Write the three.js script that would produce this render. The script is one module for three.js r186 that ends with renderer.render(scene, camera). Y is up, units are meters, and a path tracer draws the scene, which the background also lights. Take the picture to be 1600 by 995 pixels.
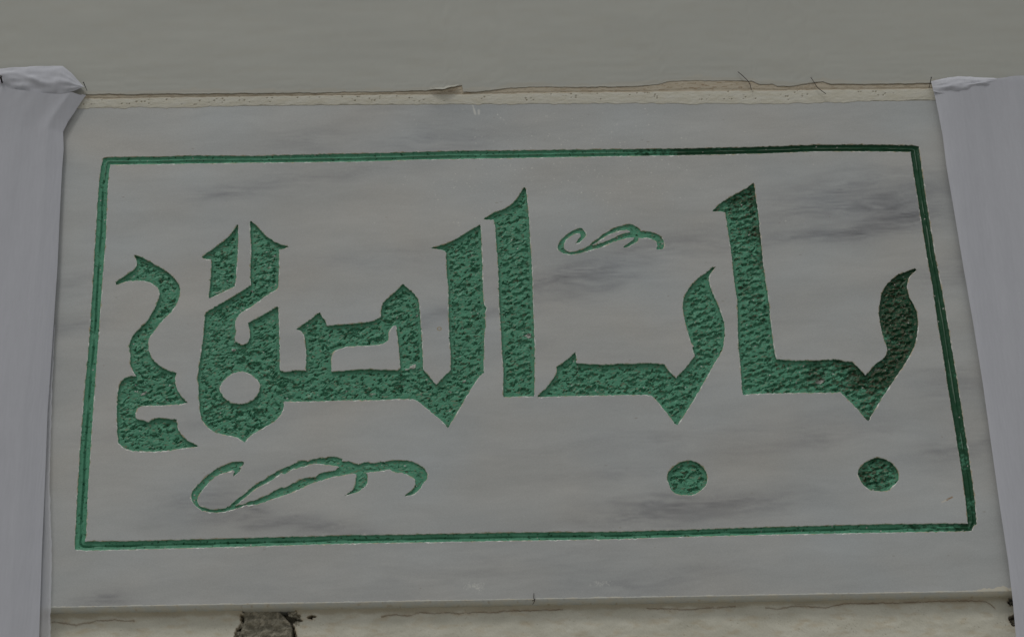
import * as THREE from 'three';
import { mergeGeometries } from 'three/addons/utils/BufferGeometryUtils.js';
import { createNoise2D } from 'simplex-noise';

// ---------------------------------------------------------------- camera, sky, sun, exposure
const BASE = 2.55;                                   // height of the plaque's centre over the ground, metres
const scene = new THREE.Scene();
const camera = new THREE.PerspectiveCamera(18.832, 1600 / 995, 0.05, 200);
camera.rotation.order = 'YXZ';
camera.position.set(-0.08093, BASE - 0.82146, 1.69673);
camera.rotation.set(0.45985, -0.04236, -0.03681);
scene.add(camera);

{ // an even overcast sky, brighter towards the zenith
  const W = 128, H = 64, data = new Float32Array(W * H * 4);
  for (let r = 0; r < H; r++) {
    const el = ((r + 0.5) / H - 0.5) * Math.PI, s = Math.max(0, Math.sin(el));
    const l = 0.62 * (1 + 2 * s) / 3 + 0.12;
    for (let c = 0; c < W; c++) data.set([l * 0.985, l, l * 1.02, 1], (r * W + c) * 4);
  }
  const t = new THREE.DataTexture(data, W, H, THREE.RGBAFormat, THREE.FloatType);
  t.mapping = THREE.EquirectangularReflectionMapping; t.magFilter = THREE.LinearFilter; t.needsUpdate = true;
  scene.background = t; scene.environment = t;
}
const sun = new THREE.DirectionalLight(new THREE.Color(1, 0.97, 0.92), 0.9);
sun.position.set(-2.2, BASE + 6.5, 3.4); sun.target.position.set(0, BASE, 0);
sun.castShadow = true; sun.shadow.radius = 25; sun.shadow.mapSize.set(2048, 2048);
Object.assign(sun.shadow.camera, { left: -3, right: 3, top: 3, bottom: -3, near: 0.5, far: 20 });
scene.add(sun, sun.target);
const renderer = new THREE.WebGLRenderer({ antialias: true });
renderer.toneMapping = THREE.LinearToneMapping;
renderer.toneMappingExposure = 0.955;
renderer.shadowMap.enabled = true;

// ---------------------------------------------------------------- helpers (all shapes below are in millimetres from the plaque's centre)
let seed = 20231;
const rnd = () => { seed = (seed + 0x6D2B79F5) | 0; let t = Math.imul(seed ^ (seed >>> 15), 1 | seed); t = (t + Math.imul(t ^ (t >>> 7), 61 | t)) ^ t; return ((t ^ (t >>> 14)) >>> 0) / 4294967296; };
const n2 = createNoise2D(rnd), n2b = createNoise2D(rnd), n2c = createNoise2D(rnd);
const fbm = (x, y, o = 4, n = n2) => { let s = 0, a = 0.5; for (let i = 0; i < o; i++) { s += a * n(x, y); x = x * 2.03 + 11.3; y = y * 2.03 - 7.1; a *= 0.5; } return s; };
const clamp = (x, a = 0, b = 1) => Math.min(b, Math.max(a, x));
const lerp = (a, b, t) => a + (b - a) * t;
const smooth = (a, b, x) => { const t = clamp((x - a) / (b - a)); return t * t * (3 - 2 * t); };
const mix = (a, b, t) => [lerp(a[0], b[0], t), lerp(a[1], b[1], t), lerp(a[2], b[2], t)];
const hash = (i, j, k = 0) => { let h = Math.imul(i, 374761393) ^ Math.imul(j, 668265263) ^ Math.imul(k + 7, 1274126177); h = Math.imul(h ^ (h >>> 13), 1103515245); return ((h ^ (h >>> 16)) >>> 0) / 4294967296; };
const pts = (a) => { const p = []; for (let i = 0; i < a.length; i += 2) p.push([a[i], a[i + 1]]); return p; };
const yAt = (line, x) => {                            // height of a polyline that runs along x
  if (x <= line[0][0]) return line[0][1];
  for (let i = 1; i < line.length; i++) if (x <= line[i][0]) { const [a, b] = [line[i - 1], line[i]]; return lerp(a[1], b[1], (x - a[0]) / Math.max(1e-6, b[0] - a[0])); }
  return line[line.length - 1][1];
};
const inside = (p, x, y) => { let c = false; for (let i = 0, j = p.length - 1; i < p.length; j = i++) if ((p[i][1] > y) !== (p[j][1] > y) && x < (p[j][0] - p[i][0]) * (y - p[i][1]) / (p[j][1] - p[i][1]) + p[i][0]) c = !c; return c; };
const distTo = (p, x, y, closed = true) => {
  let m = 1e9;
  for (let i = closed ? 0 : 1, j = closed ? p.length - 1 : 0; i < p.length; j = i++) {
    const ax = p[j][0], ay = p[j][1], bx = p[i][0] - ax, by = p[i][1] - ay, t = clamp(((x - ax) * bx + (y - ay) * by) / (bx * bx + by * by + 1e-9));
    const dx = x - ax - bx * t, dy = y - ay - by * t, d = dx * dx + dy * dy; if (d < m) m = d;
  }
  return Math.sqrt(m);
};
const area = (p) => { let s = 0; for (let i = 0, j = p.length - 1; i < p.length; j = i++) s += p[j][0] * p[i][1] - p[i][0] * p[j][1]; return s / 2; };

class Surface {                                       // collects vertices (mm) with colours into one geometry
  constructor() { this.p = []; this.c = []; this.i = []; }
  v(x, y, z, c) { this.p.push(x / 1000, y / 1000, z / 1000); this.c.push(c[0], c[1], c[2]); return this.p.length / 3 - 1; }
  q(a, b, c, d) { this.i.push(a, b, c, a, c, d); }
  geometry() {
    const g = new THREE.BufferGeometry();
    g.setAttribute('position', new THREE.Float32BufferAttribute(this.p, 3));
    g.setAttribute('color', new THREE.Float32BufferAttribute(this.c, 3));
    const uv = []; for (let k = 0; k < this.p.length; k += 3) uv.push(this.p[k], this.p[k + 1]);
    g.setAttribute('uv', new THREE.Float32BufferAttribute(uv, 2));
    g.setIndex(this.i); g.computeVertexNormals(); return g;
  }
}
function grid(cols, rows, f) {                        // f(i, j) -> [x, y, z, colour] or null
  const s = new Surface(), id = [];
  for (let j = 0; j <= rows; j++) for (let i = 0; i <= cols; i++) { const r = f(i, j); id.push(r ? s.v(r[0], r[1], r[2], r[3]) : -1); }
  for (let j = 0; j < rows; j++) for (let i = 0; i < cols; i++) {
    const a = id[j * (cols + 1) + i], b = id[j * (cols + 1) + i + 1], c = id[(j + 1) * (cols + 1) + i + 1], d = id[(j + 1) * (cols + 1) + i];
    if (a >= 0 && b >= 0 && c >= 0 && d >= 0) s.q(a, b, c, d);
  }
  return s;
}
function mesh(name, geometry, material, parent, label) {
  const m = new THREE.Mesh(geometry, material); m.name = name; m.castShadow = m.receiveShadow = true;
  if (label) m.userData.label = label;
  parent.add(m); return m;
}
const used = {};
function thing(name, label, category, group) {
  const o = new THREE.Group(), k = used[name] = (used[name] ?? -1) + 1;
  o.name = k ? name + '_' + String(k).padStart(3, '0') : name; o.position.set(0, BASE, 0);
  o.userData = { label, category }; if (group) o.userData.group = group;
  scene.add(o); return o;
}
const matte = (o = {}) => new THREE.MeshStandardMaterial({ vertexColors: true, roughness: 0.9, ...o });

// ---------------------------------------------------------------- outlines of the carving and of the edges of plaster and cloth, mm on the plaque's face
const SHAPE = {
  haa: [-384.4, 98.1, -379.2, 96.1, -373.4, 93.2, -367.7, 89.8, -362.4, 86.0, -356.3, 82.2, -350.8, 78.3, -345.5, 73.6, -341.2, 68.3, -338.5, 63.6, -337.0, 59.0, -336.9, 55.0, -337.4, 51.0, -338.2, 46.5, -339.6, 42.5, -341.9, 38.6, -344.7, 34.1, -347.6, 30.2, -351.4, 26.3, -355.2, 21.3, -358.9, 15.2, -361.9, 10.6, -364.5, 6.4, -365.3, 3.6, -365.4, 0.8, -365.0, -4.2, -364.4, -8.6, -363.1, -11.4, -361.3, -16.5, -358.1, -20.4, -354.0, -23.8, -349.9, -27.0, -345.8, -29.5, -341.3, -31.2, -336.2, -32.7, -337.6, -35.7, -337.7, -39.0, -337.1, -43.3, -336.1, -47.7, -334.1, -52.3, -331.7, -56.5, -328.1, -61.1, -324.0, -64.3, -330.4, -65.2, -338.2, -66.1, -347.0, -66.4, -355.9, -66.5, -366.7, -66.6, -369.1, -67.1, -371.0, -68.1, -372.6, -69.7, -373.4, -71.8, -373.9, -74.0, -374.0, -76.1, -373.3, -78.5, -371.8, -80.5, -368.8, -81.6, -365.9, -82.0, -363.4, -83.0, -360.9, -83.9, -358.8, -82.7, -357.1, -81.3, -351.3, -79.8, -344.4, -80.5, -339.5, -81.4, -334.1, -81.6, -333.9, -85.0, -333.3, -88.8, -331.9, -92.8, -330.0, -96.3, -326.9, -100.3, -322.8, -103.9, -317.3, -107.2, -312.1, -110.0, -318.7, -110.6, -326.4, -111.3, -340.9, -113.6, -355.4, -114.3, -364.2, -113.8, -373.0, -113.2, -376.9, -112.2, -380.8, -111.1, -384.9, -107.8, -388.0, -104.6, -389.5, -96.1, -390.6, -85.4, -391.4, -74.7, -391.8, -63.9, -391.7, -53.1, -391.0, -44.4, -388.8, -40.4, -386.0, -37.4, -382.6, -35.8, -379.2, -35.0, -375.0, -35.4, -376.5, -32.7, -378.5, -29.3, -380.2, -25.4, -381.4, -21.6, -381.8, -17.7, -381.8, -13.8, -382.8, -8.3, -383.2, -2.2, -382.7, 2.3, -381.5, 6.7, -379.6, 10.0, -376.4, 13.9, -373.1, 17.8, -369.7, 21.3, -366.4, 25.5, -364.2, 30.5, -361.9, 35.6, -359.9, 40.3, -358.4, 45.2, -357.3, 49.4, -356.6, 53.7, -357.5, 57.7, -359.1, 61.2, -362.3, 64.1, -366.5, 66.7, -371.7, 68.5, -376.8, 69.3, -382.4, 69.4, -387.9, 68.9, -391.9, 67.9, -395.4, 66.8, -400.3, 64.6, -400.5, 67.7, -398.1, 70.2, -395.2, 72.6, -391.3, 75.0, -387.4, 77.8, -384.5, 80.4, -382.1, 83.5, -381.1, 86.2, -380.9, 88.7, -381.2, 91.4, -382.4, 94.0],
  alif_top: [-282.0, 131.3, -281.6, 115.0, -281.4, 99.7, -281.9, 83.4, -282.5, 68.4, -283.0, 60.9, -288.2, 58.2, -294.2, 54.9, -301.2, 51.3, -307.6, 47.9, -308.4, 49.4, -307.2, 64.3, -307.0, 72.3, -306.8, 80.4, -307.2, 91.5, -312.8, 92.2, -317.2, 94.0, -314.0, 97.1, -310.1, 100.3, -304.6, 104.6, -299.1, 108.9, -294.9, 112.7, -291.2, 116.9, -288.0, 121.0, -285.3, 125.7],
  word: [-269.2, 135.1, -263.7, 129.4, -259.4, 124.0, -255.2, 118.6, -249.9, 114.1, -244.7, 110.2, -240.5, 107.9, -236.4, 106.2, -230.2, 104.4, -234.3, 102.9, -240.2, 101.3, -240.1, 90.8, -239.9, 79.2, -240.2, 67.6, -240.5, 57.8, -246.0, 53.9, -251.5, 50.0, -257.5, 45.2, -263.4, 40.5, -269.3, 36.1, -275.3, 32.1, -278.2, 28.8, -280.1, 26.0, -281.1, 23.8, -281.5, 20.9, -281.0, 15.3, -280.6, 9.1, -281.4, 6.3, -281.4, 3.0, -280.4, 0.1, -278.3, -2.1, -275.7, -3.5, -273.2, -4.1, -270.5, -3.1, -268.3, -1.2, -267.1, 1.0, -266.4, 3.8, -266.3, 7.7, -266.7, 12.2, -267.6, 16.2, -268.9, 20.1, -261.0, 24.5, -255.0, 28.0, -249.0, 31.6, -240.3, 37.7, -239.6, 33.7, -239.1, 28.0, -238.4, 13.3, -237.8, -0.2, -237.2, -16.9, -236.8, -31.8, -234.7, -33.2, -230.8, -33.8, -225.8, -33.4, -220.8, -32.4, -215.8, -32.5, -211.1, -33.1, -211.1, -32.1, -211.0, -23.3, -211.1, -13.3, -211.6, -7.8, -212.3, -2.2, -213.0, 2.3, -213.9, 6.3, -215.3, 8.9, -216.5, 10.2, -218.5, 11.2, -221.6, 12.0, -219.1, 13.9, -215.6, 16.4, -211.6, 19.4, -207.6, 22.5, -202.8, 26.5, -198.4, 30.4, -197.4, 27.6, -196.1, 25.0, -194.5, 22.8, -193.0, 21.0, -192.2, 17.9, -191.4, 15.4, -184.4, 15.8, -177.3, 16.2, -169.2, 16.6, -161.1, 17.2, -155.1, 17.8, -149.0, 18.8, -146.7, 19.5, -145.1, 20.1, -141.6, 21.9, -138.6, 23.9, -138.3, 27.9, -138.0, 31.3, -137.2, 35.8, -136.0, 39.8, -132.7, 43.4, -128.8, 47.1, -125.2, 50.2, -121.6, 53.8, -118.8, 57.0, -116.3, 60.4, -114.0, 57.4, -111.4, 54.7, -107.9, 51.5, -104.9, 48.3, -102.7, 44.5, -101.4, 40.8, -100.6, 36.2, -100.0, 30.5, -99.6, 21.4, -99.2, 12.4, -98.8, 2.2, -98.4, -7.9, -97.9, -21.2, -97.6, -32.3, -97.4, -34.4, -94.0, -38.9, -91.0, -42.8, -87.9, -46.7, -84.7, -50.4, -81.9, -47.2, -79.1, -44.2, -74.8, -39.5, -70.4, -35.0, -70.3, -27.3, -69.9, -20.0, -71.2, 0.5, -71.2, 19.7, -71.3, 29.9, -71.1, 41.3, -71.1, 48.2, -70.9, 55.1, -71.6, 62.0, -72.2, 69.0, -72.3, 75.9, -72.4, 82.9, -72.5, 88.8, -72.2, 94.0, -74.2, 96.8, -76.8, 98.2, -82.0, 99.1, -88.1, 100.4, -84.0, 101.2, -79.8, 102.4, -74.6, 104.1, -69.4, 106.3, -64.2, 109.0, -59.0, 112.0, -53.7, 115.7, -48.4, 119.5, -43.1, 123.0, -37.8, 126.5, -37.4, 118.7, -37.2, 110.4, -37.1, 98.6, -37.0, 86.9, -37.1, 75.2, -37.2, 63.6, -37.1, 52.1, -37.0, 40.6, -35.9, 34.9, -34.2, 30.9, -35.1, 28.6, -35.8, 25.8, -35.4, 22.4, -36.2, 21.2, -35.4, 15.5, -35.5, 11.0, -36.3, 8.5, -36.6, 6.5, -37.3, -5.9, -38.0, -18.1, -38.5, -29.2, -38.8, -39.2, -38.9, -39.0, -41.5, -41.1, -44.1, -43.8, -48.8, -51.4, -53.4, -58.9, -58.6, -68.1, -63.8, -77.2, -69.1, -86.8, -74.5, -96.4, -76.9, -92.5, -79.8, -88.7, -85.2, -83.8, -90.5, -78.8, -97.4, -72.4, -104.3, -66.0, -108.2, -65.2, -113.2, -65.0, -123.1, -64.8, -141.1, -65.4, -156.0, -65.1, -170.8, -64.9, -180.7, -65.0, -190.6, -65.3, -200.5, -65.3, -210.4, -65.2, -218.8, -65.2, -227.2, -65.0, -230.7, -64.7, -231.6, -65.5, -232.4, -66.5, -232.1, -70.3, -232.8, -74.0, -234.9, -78.5, -237.5, -82.5, -241.6, -86.2, -246.2, -89.3, -251.1, -92.1, -255.9, -95.0, -259.7, -97.4, -263.6, -100.1, -266.2, -103.3, -268.5, -106.9, -271.8, -104.0, -275.3, -101.5, -279.7, -100.1, -284.1, -99.2, -289.6, -97.8, -295.0, -96.3, -298.5, -94.4, -302.0, -91.8, -305.2, -88.8, -308.1, -85.3, -310.2, -81.6, -311.3, -77.7, -312.6, -70.1, -313.5, -61.5, -314.1, -52.2, -314.7, -43.0, -316.1, -40.2, -315.9, -37.5, -315.5, -34.2, -315.2, -28.5, -314.1, -19.7, -313.4, -12.0, -312.7, -4.2, -312.3, 2.5, -311.7, 9.2, -311.3, 19.3, -311.0, 29.4, -310.6, 31.7, -306.6, 34.8, -302.7, 37.8, -291.8, 44.3, -285.9, 48.4, -279.9, 52.3, -274.0, 56.2, -270.5, 59.0, -267.0, 61.8, -267.6, 70.4, -268.0, 79.7, -267.8, 91.3, -267.6, 103.0, -268.4, 111.8, -269.1, 120.7, -269.4, 127.8, -269.8, 133.7],
  word_hole1: [-294.7, -49.4, -292.8, -44.3, -289.0, -39.7, -285.4, -36.2, -281.3, -33.8, -276.9, -32.4, -272.4, -32.0, -267.2, -34.1, -262.3, -36.9, -258.8, -40.4, -256.2, -44.2, -254.9, -48.4, -255.5, -51.9, -256.1, -55.1, -257.8, -58.3, -260.4, -61.8, -263.6, -64.2, -268.3, -66.3, -273.4, -67.0, -278.5, -66.6, -283.3, -65.4, -287.1, -62.7, -290.4, -59.3, -293.3, -54.3],
  word_hole2: [-187.2, -26.0, -186.9, -19.4, -186.3, -16.1, -185.6, -13.9, -183.6, -12.0, -181.1, -10.6, -176.1, -8.9, -171.1, -7.5, -161.1, -7.1, -151.0, -7.0, -150.2, -7.1, -143.2, -6.5, -137.1, -5.4, -133.9, -3.8, -131.6, -1.6, -131.1, 2.3, -131.0, 6.3, -129.8, 9.6, -128.0, 12.4, -125.9, 14.0, -123.4, 14.5, -122.8, 10.6, -122.5, 6.1, -121.7, -0.7, -121.0, -7.4, -120.5, -14.1, -120.1, -20.8, -119.7, -26.3, -119.6, -31.9, -122.2, -34.6, -131.2, -33.8, -140.2, -33.1, -150.2, -32.7, -160.2, -32.7, -169.0, -33.6, -177.0, -34.0, -181.9, -34.4, -186.4, -34.6],
  alif_mid: [8.4, 169.3, 10.2, 166.9, 10.9, 156.5, 11.1, 148.1, 11.6, 138.5, 12.0, 130.1, 12.0, 120.6, 11.9, 111.1, 12.2, 99.3, 12.5, 87.5, 12.7, 74.7, 12.6, 60.7, 12.4, 43.0, 12.3, 28.2, 12.4, 12.3, 12.2, -2.4, 11.9, -15.8, 11.1, -30.3, 10.7, -46.8, 9.7, -63.2, 9.4, -65.0, 0.9, -64.3, -9.1, -64.5, -20.1, -64.8, -20.0, -54.9, -19.3, -46.2, -19.1, -34.1, -19.8, -21.8, -19.9, -8.5, -20.0, 3.9, -20.2, 12.9, -20.5, 20.9, -20.9, 32.2, -21.0, 48.7, -20.8, 62.0, -20.8, 69.5, -20.8, 77.6, -21.2, 89.3, -21.7, 101.1, -22.1, 112.9, -22.5, 124.8, -23.1, 129.5, -23.9, 131.7, -28.6, 132.0, -34.3, 132.4, -29.5, 135.6, -24.2, 139.1, -18.4, 141.7, -12.6, 144.3, -8.3, 147.0, -4.0, 150.2, -0.5, 154.3, 2.6, 159.1, 5.7, 164.5],
  baa_mid: [12.6, -65.4, 15.9, -61.8, 20.0, -58.1, 23.2, -54.7, 26.4, -50.5, 29.0, -46.5, 31.7, -42.4, 32.8, -39.7, 33.1, -37.2, 32.6, -33.9, 36.5, -31.5, 40.4, -28.8, 44.6, -25.2, 48.8, -21.1, 51.9, -18.1, 52.2, -21.2, 52.1, -24.6, 52.1, -29.9, 54.4, -30.8, 62.4, -31.4, 67.4, -31.9, 72.4, -32.2, 79.5, -32.7, 86.5, -33.0, 90.6, -32.0, 94.6, -31.9, 101.7, -32.3, 108.2, -32.4, 113.3, -31.9, 118.4, -31.7, 123.4, -31.8, 128.4, -32.3, 133.4, -32.9, 138.4, -33.4, 140.2, -37.5, 142.0, -39.7, 143.9, -42.0, 146.5, -45.4, 149.0, -48.5, 151.9, -45.5, 155.0, -42.2, 158.8, -37.9, 162.7, -33.5, 166.0, -29.1, 169.4, -24.8, 168.5, -20.3, 167.6, -15.8, 169.4, -14.9, 166.7, -10.3, 165.6, -4.7, 164.5, 1.0, 163.4, 7.2, 162.3, 13.5, 161.8, 20.9, 161.3, 28.3, 161.8, 33.5, 163.1, 38.6, 165.8, 44.3, 169.1, 50.0, 173.1, 54.8, 177.0, 59.1, 182.0, 63.1, 186.9, 66.5, 190.4, 69.3, 193.6, 72.2, 198.0, 73.5, 195.6, 71.0, 193.3, 68.1, 191.1, 64.9, 189.6, 61.2, 189.5, 56.0, 190.3, 50.8, 192.0, 44.4, 193.9, 38.0, 196.2, 31.1, 198.0, 24.2, 199.7, 17.3, 200.9, 10.4, 200.9, 3.1, 200.2, -4.3, 199.1, -8.7, 198.2, -14.2, 195.0, -21.9, 190.6, -29.1, 185.7, -36.2, 179.3, -47.2, 172.9, -58.0, 166.1, -68.9, 159.3, -79.6, 153.1, -88.7, 146.8, -97.9, 144.1, -96.1, 142.8, -92.8, 138.8, -86.5, 134.2, -80.2, 129.5, -73.0, 124.2, -66.3, 120.2, -65.7, 116.2, -65.1, 106.2, -65.4, 96.7, -65.0, 86.7, -65.0, 74.2, -65.0, 61.7, -65.0, 49.2, -65.0, 36.7, -65.0, 26.7, -65.3, 16.7, -65.7],
  baa_right: [244.7, 170.3, 245.0, 164.5, 244.9, 158.4, 245.3, 151.1, 245.7, 143.9, 246.0, 133.6, 246.0, 123.4, 245.8, 115.0, 246.0, 106.7, 245.9, 93.7, 245.7, 80.7, 245.9, 67.8, 246.1, 56.2, 247.2, 40.7, 247.4, 26.9, 247.1, 18.3, 247.4, 9.8, 247.4, -0.4, 247.5, -10.6, 247.9, -17.3, 248.3, -24.1, 249.2, -30.2, 256.7, -31.1, 264.8, -32.0, 274.9, -32.2, 275.0, -32.3, 282.1, -32.4, 290.2, -32.3, 298.4, -31.9, 304.5, -31.8, 309.6, -32.1, 313.5, -33.0, 316.5, -33.9, 323.6, -34.4, 326.3, -37.5, 328.9, -40.9, 332.0, -45.1, 335.1, -49.3, 337.9, -46.6, 340.8, -43.9, 343.7, -40.6, 346.6, -37.4, 349.9, -35.2, 353.2, -33.0, 356.3, -30.4, 358.5, -27.6, 359.9, -24.2, 359.9, -22.0, 360.3, -19.4, 359.3, -15.4, 358.3, -9.2, 357.2, -2.9, 356.6, 2.8, 356.5, 8.4, 356.3, 15.3, 357.2, 22.1, 359.0, 30.1, 360.9, 37.0, 363.4, 42.2, 366.3, 47.3, 369.7, 51.5, 373.5, 55.3, 377.0, 58.0, 380.4, 60.4, 384.8, 62.2, 389.1, 63.8, 394.1, 65.8, 399.0, 67.9, 400.4, 65.9, 397.2, 63.6, 394.0, 60.7, 391.4, 57.3, 390.0, 53.8, 388.6, 49.8, 388.1, 45.7, 388.4, 41.1, 388.8, 36.5, 390.2, 32.4, 391.9, 28.3, 393.2, 24.3, 394.0, 20.3, 394.4, 15.1, 394.2, 10.0, 393.7, 4.3, 392.8, -1.4, 390.3, -10.4, 386.9, -19.3, 383.6, -25.4, 377.5, -34.7, 371.4, -42.9, 365.9, -50.2, 360.4, -57.6, 354.4, -65.7, 348.4, -73.8, 343.5, -80.9, 338.6, -87.8, 335.2, -93.0, 332.2, -98.0, 329.4, -93.9, 326.4, -89.2, 321.2, -82.2, 315.9, -75.3, 312.4, -70.9, 308.3, -66.7, 298.7, -66.8, 288.6, -66.7, 278.6, -66.3, 268.5, -66.3, 251.3, -66.5, 240.3, -66.4, 229.2, -66.3, 221.1, -66.6, 213.0, -67.6, 212.8, -62.1, 212.9, -56.6, 213.1, -48.3, 213.4, -40.0, 213.3, -28.9, 213.3, -17.7, 213.6, -6.5, 214.2, 4.8, 215.2, 16.1, 216.4, 36.0, 215.1, 56.8, 215.1, 69.0, 215.1, 81.3, 214.6, 94.3, 214.1, 107.3, 213.7, 115.0, 213.3, 122.8, 213.0, 129.4, 212.5, 135.8, 208.2, 137.3, 199.2, 137.2, 202.7, 141.2, 206.7, 145.2, 211.5, 148.8, 216.8, 152.2, 222.4, 155.5, 228.0, 158.7, 233.0, 161.7, 238.0, 164.6],
  dot_a: [156.9, -135.0, 159.6, -135.8, 162.2, -137.0, 164.8, -138.8, 167.3, -141.1, 169.1, -143.7, 170.6, -146.6, 171.2, -149.5, 171.3, -152.4, 171.1, -155.3, 170.4, -158.1, 169.0, -160.6, 167.0, -163.1, 164.2, -165.3, 161.2, -167.3, 158.1, -169.3, 155.0, -170.1, 151.6, -170.1, 148.3, -169.7, 144.9, -169.5, 141.6, -168.6, 139.2, -167.2, 137.2, -165.3, 135.8, -163.5, 135.0, -161.6, 135.0, -159.9, 134.5, -157.3, 133.3, -154.8, 133.4, -151.5, 134.0, -147.9, 135.7, -145.3, 138.0, -143.0, 140.4, -140.8, 143.1, -138.7, 145.9, -137.0, 148.7, -135.9, 152.8, -135.2],
  dot_b: [337.5, -136.2, 340.8, -136.8, 344.1, -137.8, 347.4, -139.9, 350.4, -142.6, 352.4, -145.5, 354.1, -148.6, 354.7, -151.8, 355.0, -155.1, 354.3, -158.0, 352.9, -160.8, 351.2, -162.8, 349.1, -164.4, 347.4, -165.8, 345.7, -167.2, 344.4, -168.9, 340.9, -169.9, 337.5, -170.2, 333.8, -170.3, 330.1, -169.7, 327.0, -168.8, 324.3, -167.4, 321.7, -165.3, 319.7, -163.0, 318.2, -160.2, 317.0, -157.1, 316.2, -154.6, 316.0, -152.0, 316.8, -149.5, 318.1, -147.0, 320.7, -144.0, 323.9, -141.3, 327.2, -139.4, 330.4, -137.8, 334.0, -136.8],
  scroll_small: [57.4, 102.4, 59.9, 103.3, 62.0, 104.4, 64.5, 106.4, 66.7, 109.0, 68.0, 111.0, 68.5, 113.0, 68.0, 115.4, 66.7, 117.9, 65.6, 119.5, 64.0, 120.3, 60.7, 119.8, 56.6, 117.8, 52.4, 115.3, 48.6, 112.1, 44.8, 108.5, 42.0, 104.6, 40.0, 100.7, 39.7, 98.2, 40.4, 95.7, 42.5, 93.6, 44.9, 92.0, 48.4, 91.0, 52.0, 90.6, 56.1, 90.7, 60.1, 91.4, 64.2, 92.3, 68.3, 93.5, 75.7, 96.3, 80.6, 97.0, 83.9, 98.3, 87.2, 100.0, 95.5, 103.6, 99.6, 105.0, 103.8, 106.4, 107.9, 107.7, 112.0, 108.3, 117.3, 108.7, 117.1, 106.6, 115.0, 104.4, 112.0, 102.1, 108.6, 99.9, 106.1, 97.9, 106.4, 96.9, 109.7, 97.6, 113.9, 100.0, 118.1, 102.5, 121.1, 104.5, 121.7, 107.9, 125.7, 107.9, 129.8, 108.2, 134.6, 107.0, 138.5, 105.1, 140.4, 102.3, 140.7, 98.6, 139.4, 95.9, 139.6, 94.4, 142.6, 94.0, 146.0, 95.3, 147.2, 98.5, 146.9, 103.5, 145.9, 106.8, 144.5, 109.1, 142.2, 111.0, 139.4, 112.8, 134.3, 114.7, 128.6, 115.4, 125.0, 115.5, 123.5, 118.0, 121.6, 120.1, 118.5, 122.5, 114.5, 123.8, 109.6, 123.2, 106.3, 122.5, 103.0, 121.6, 99.7, 120.3, 96.4, 118.8, 93.0, 117.0, 89.6, 114.7, 86.3, 112.3, 82.9, 109.6, 79.5, 106.7, 76.1, 103.9, 73.6, 101.7, 71.0, 99.5, 66.9, 96.8, 63.6, 95.3, 60.3, 94.1, 57.0, 93.3, 53.8, 93.1, 50.6, 93.7, 48.2, 94.8, 46.5, 96.5, 45.6, 98.5, 45.5, 100.8, 46.0, 103.1, 47.1, 105.4, 48.8, 107.7, 51.3, 109.9, 54.3, 112.0, 57.2, 113.5, 60.0, 114.5, 62.5, 114.6, 63.6, 112.7, 63.3, 110.3, 61.9, 107.9, 60.0, 105.6],
  scroll_small_hole: [74.3, 100.3, 77.7, 102.7, 81.0, 105.2, 84.4, 107.6, 87.8, 109.9, 91.1, 111.9, 94.5, 113.7, 97.8, 115.0, 101.1, 116.1, 104.4, 117.0, 107.7, 117.6, 110.9, 117.6, 113.4, 116.4, 114.0, 114.6, 109.1, 113.7, 105.7, 112.5, 102.4, 111.0, 99.1, 109.5, 95.7, 107.7, 92.4, 106.1, 89.1, 104.6, 85.8, 103.3, 82.5, 102.0, 79.2, 100.8, 76.3, 100.0],
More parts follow.
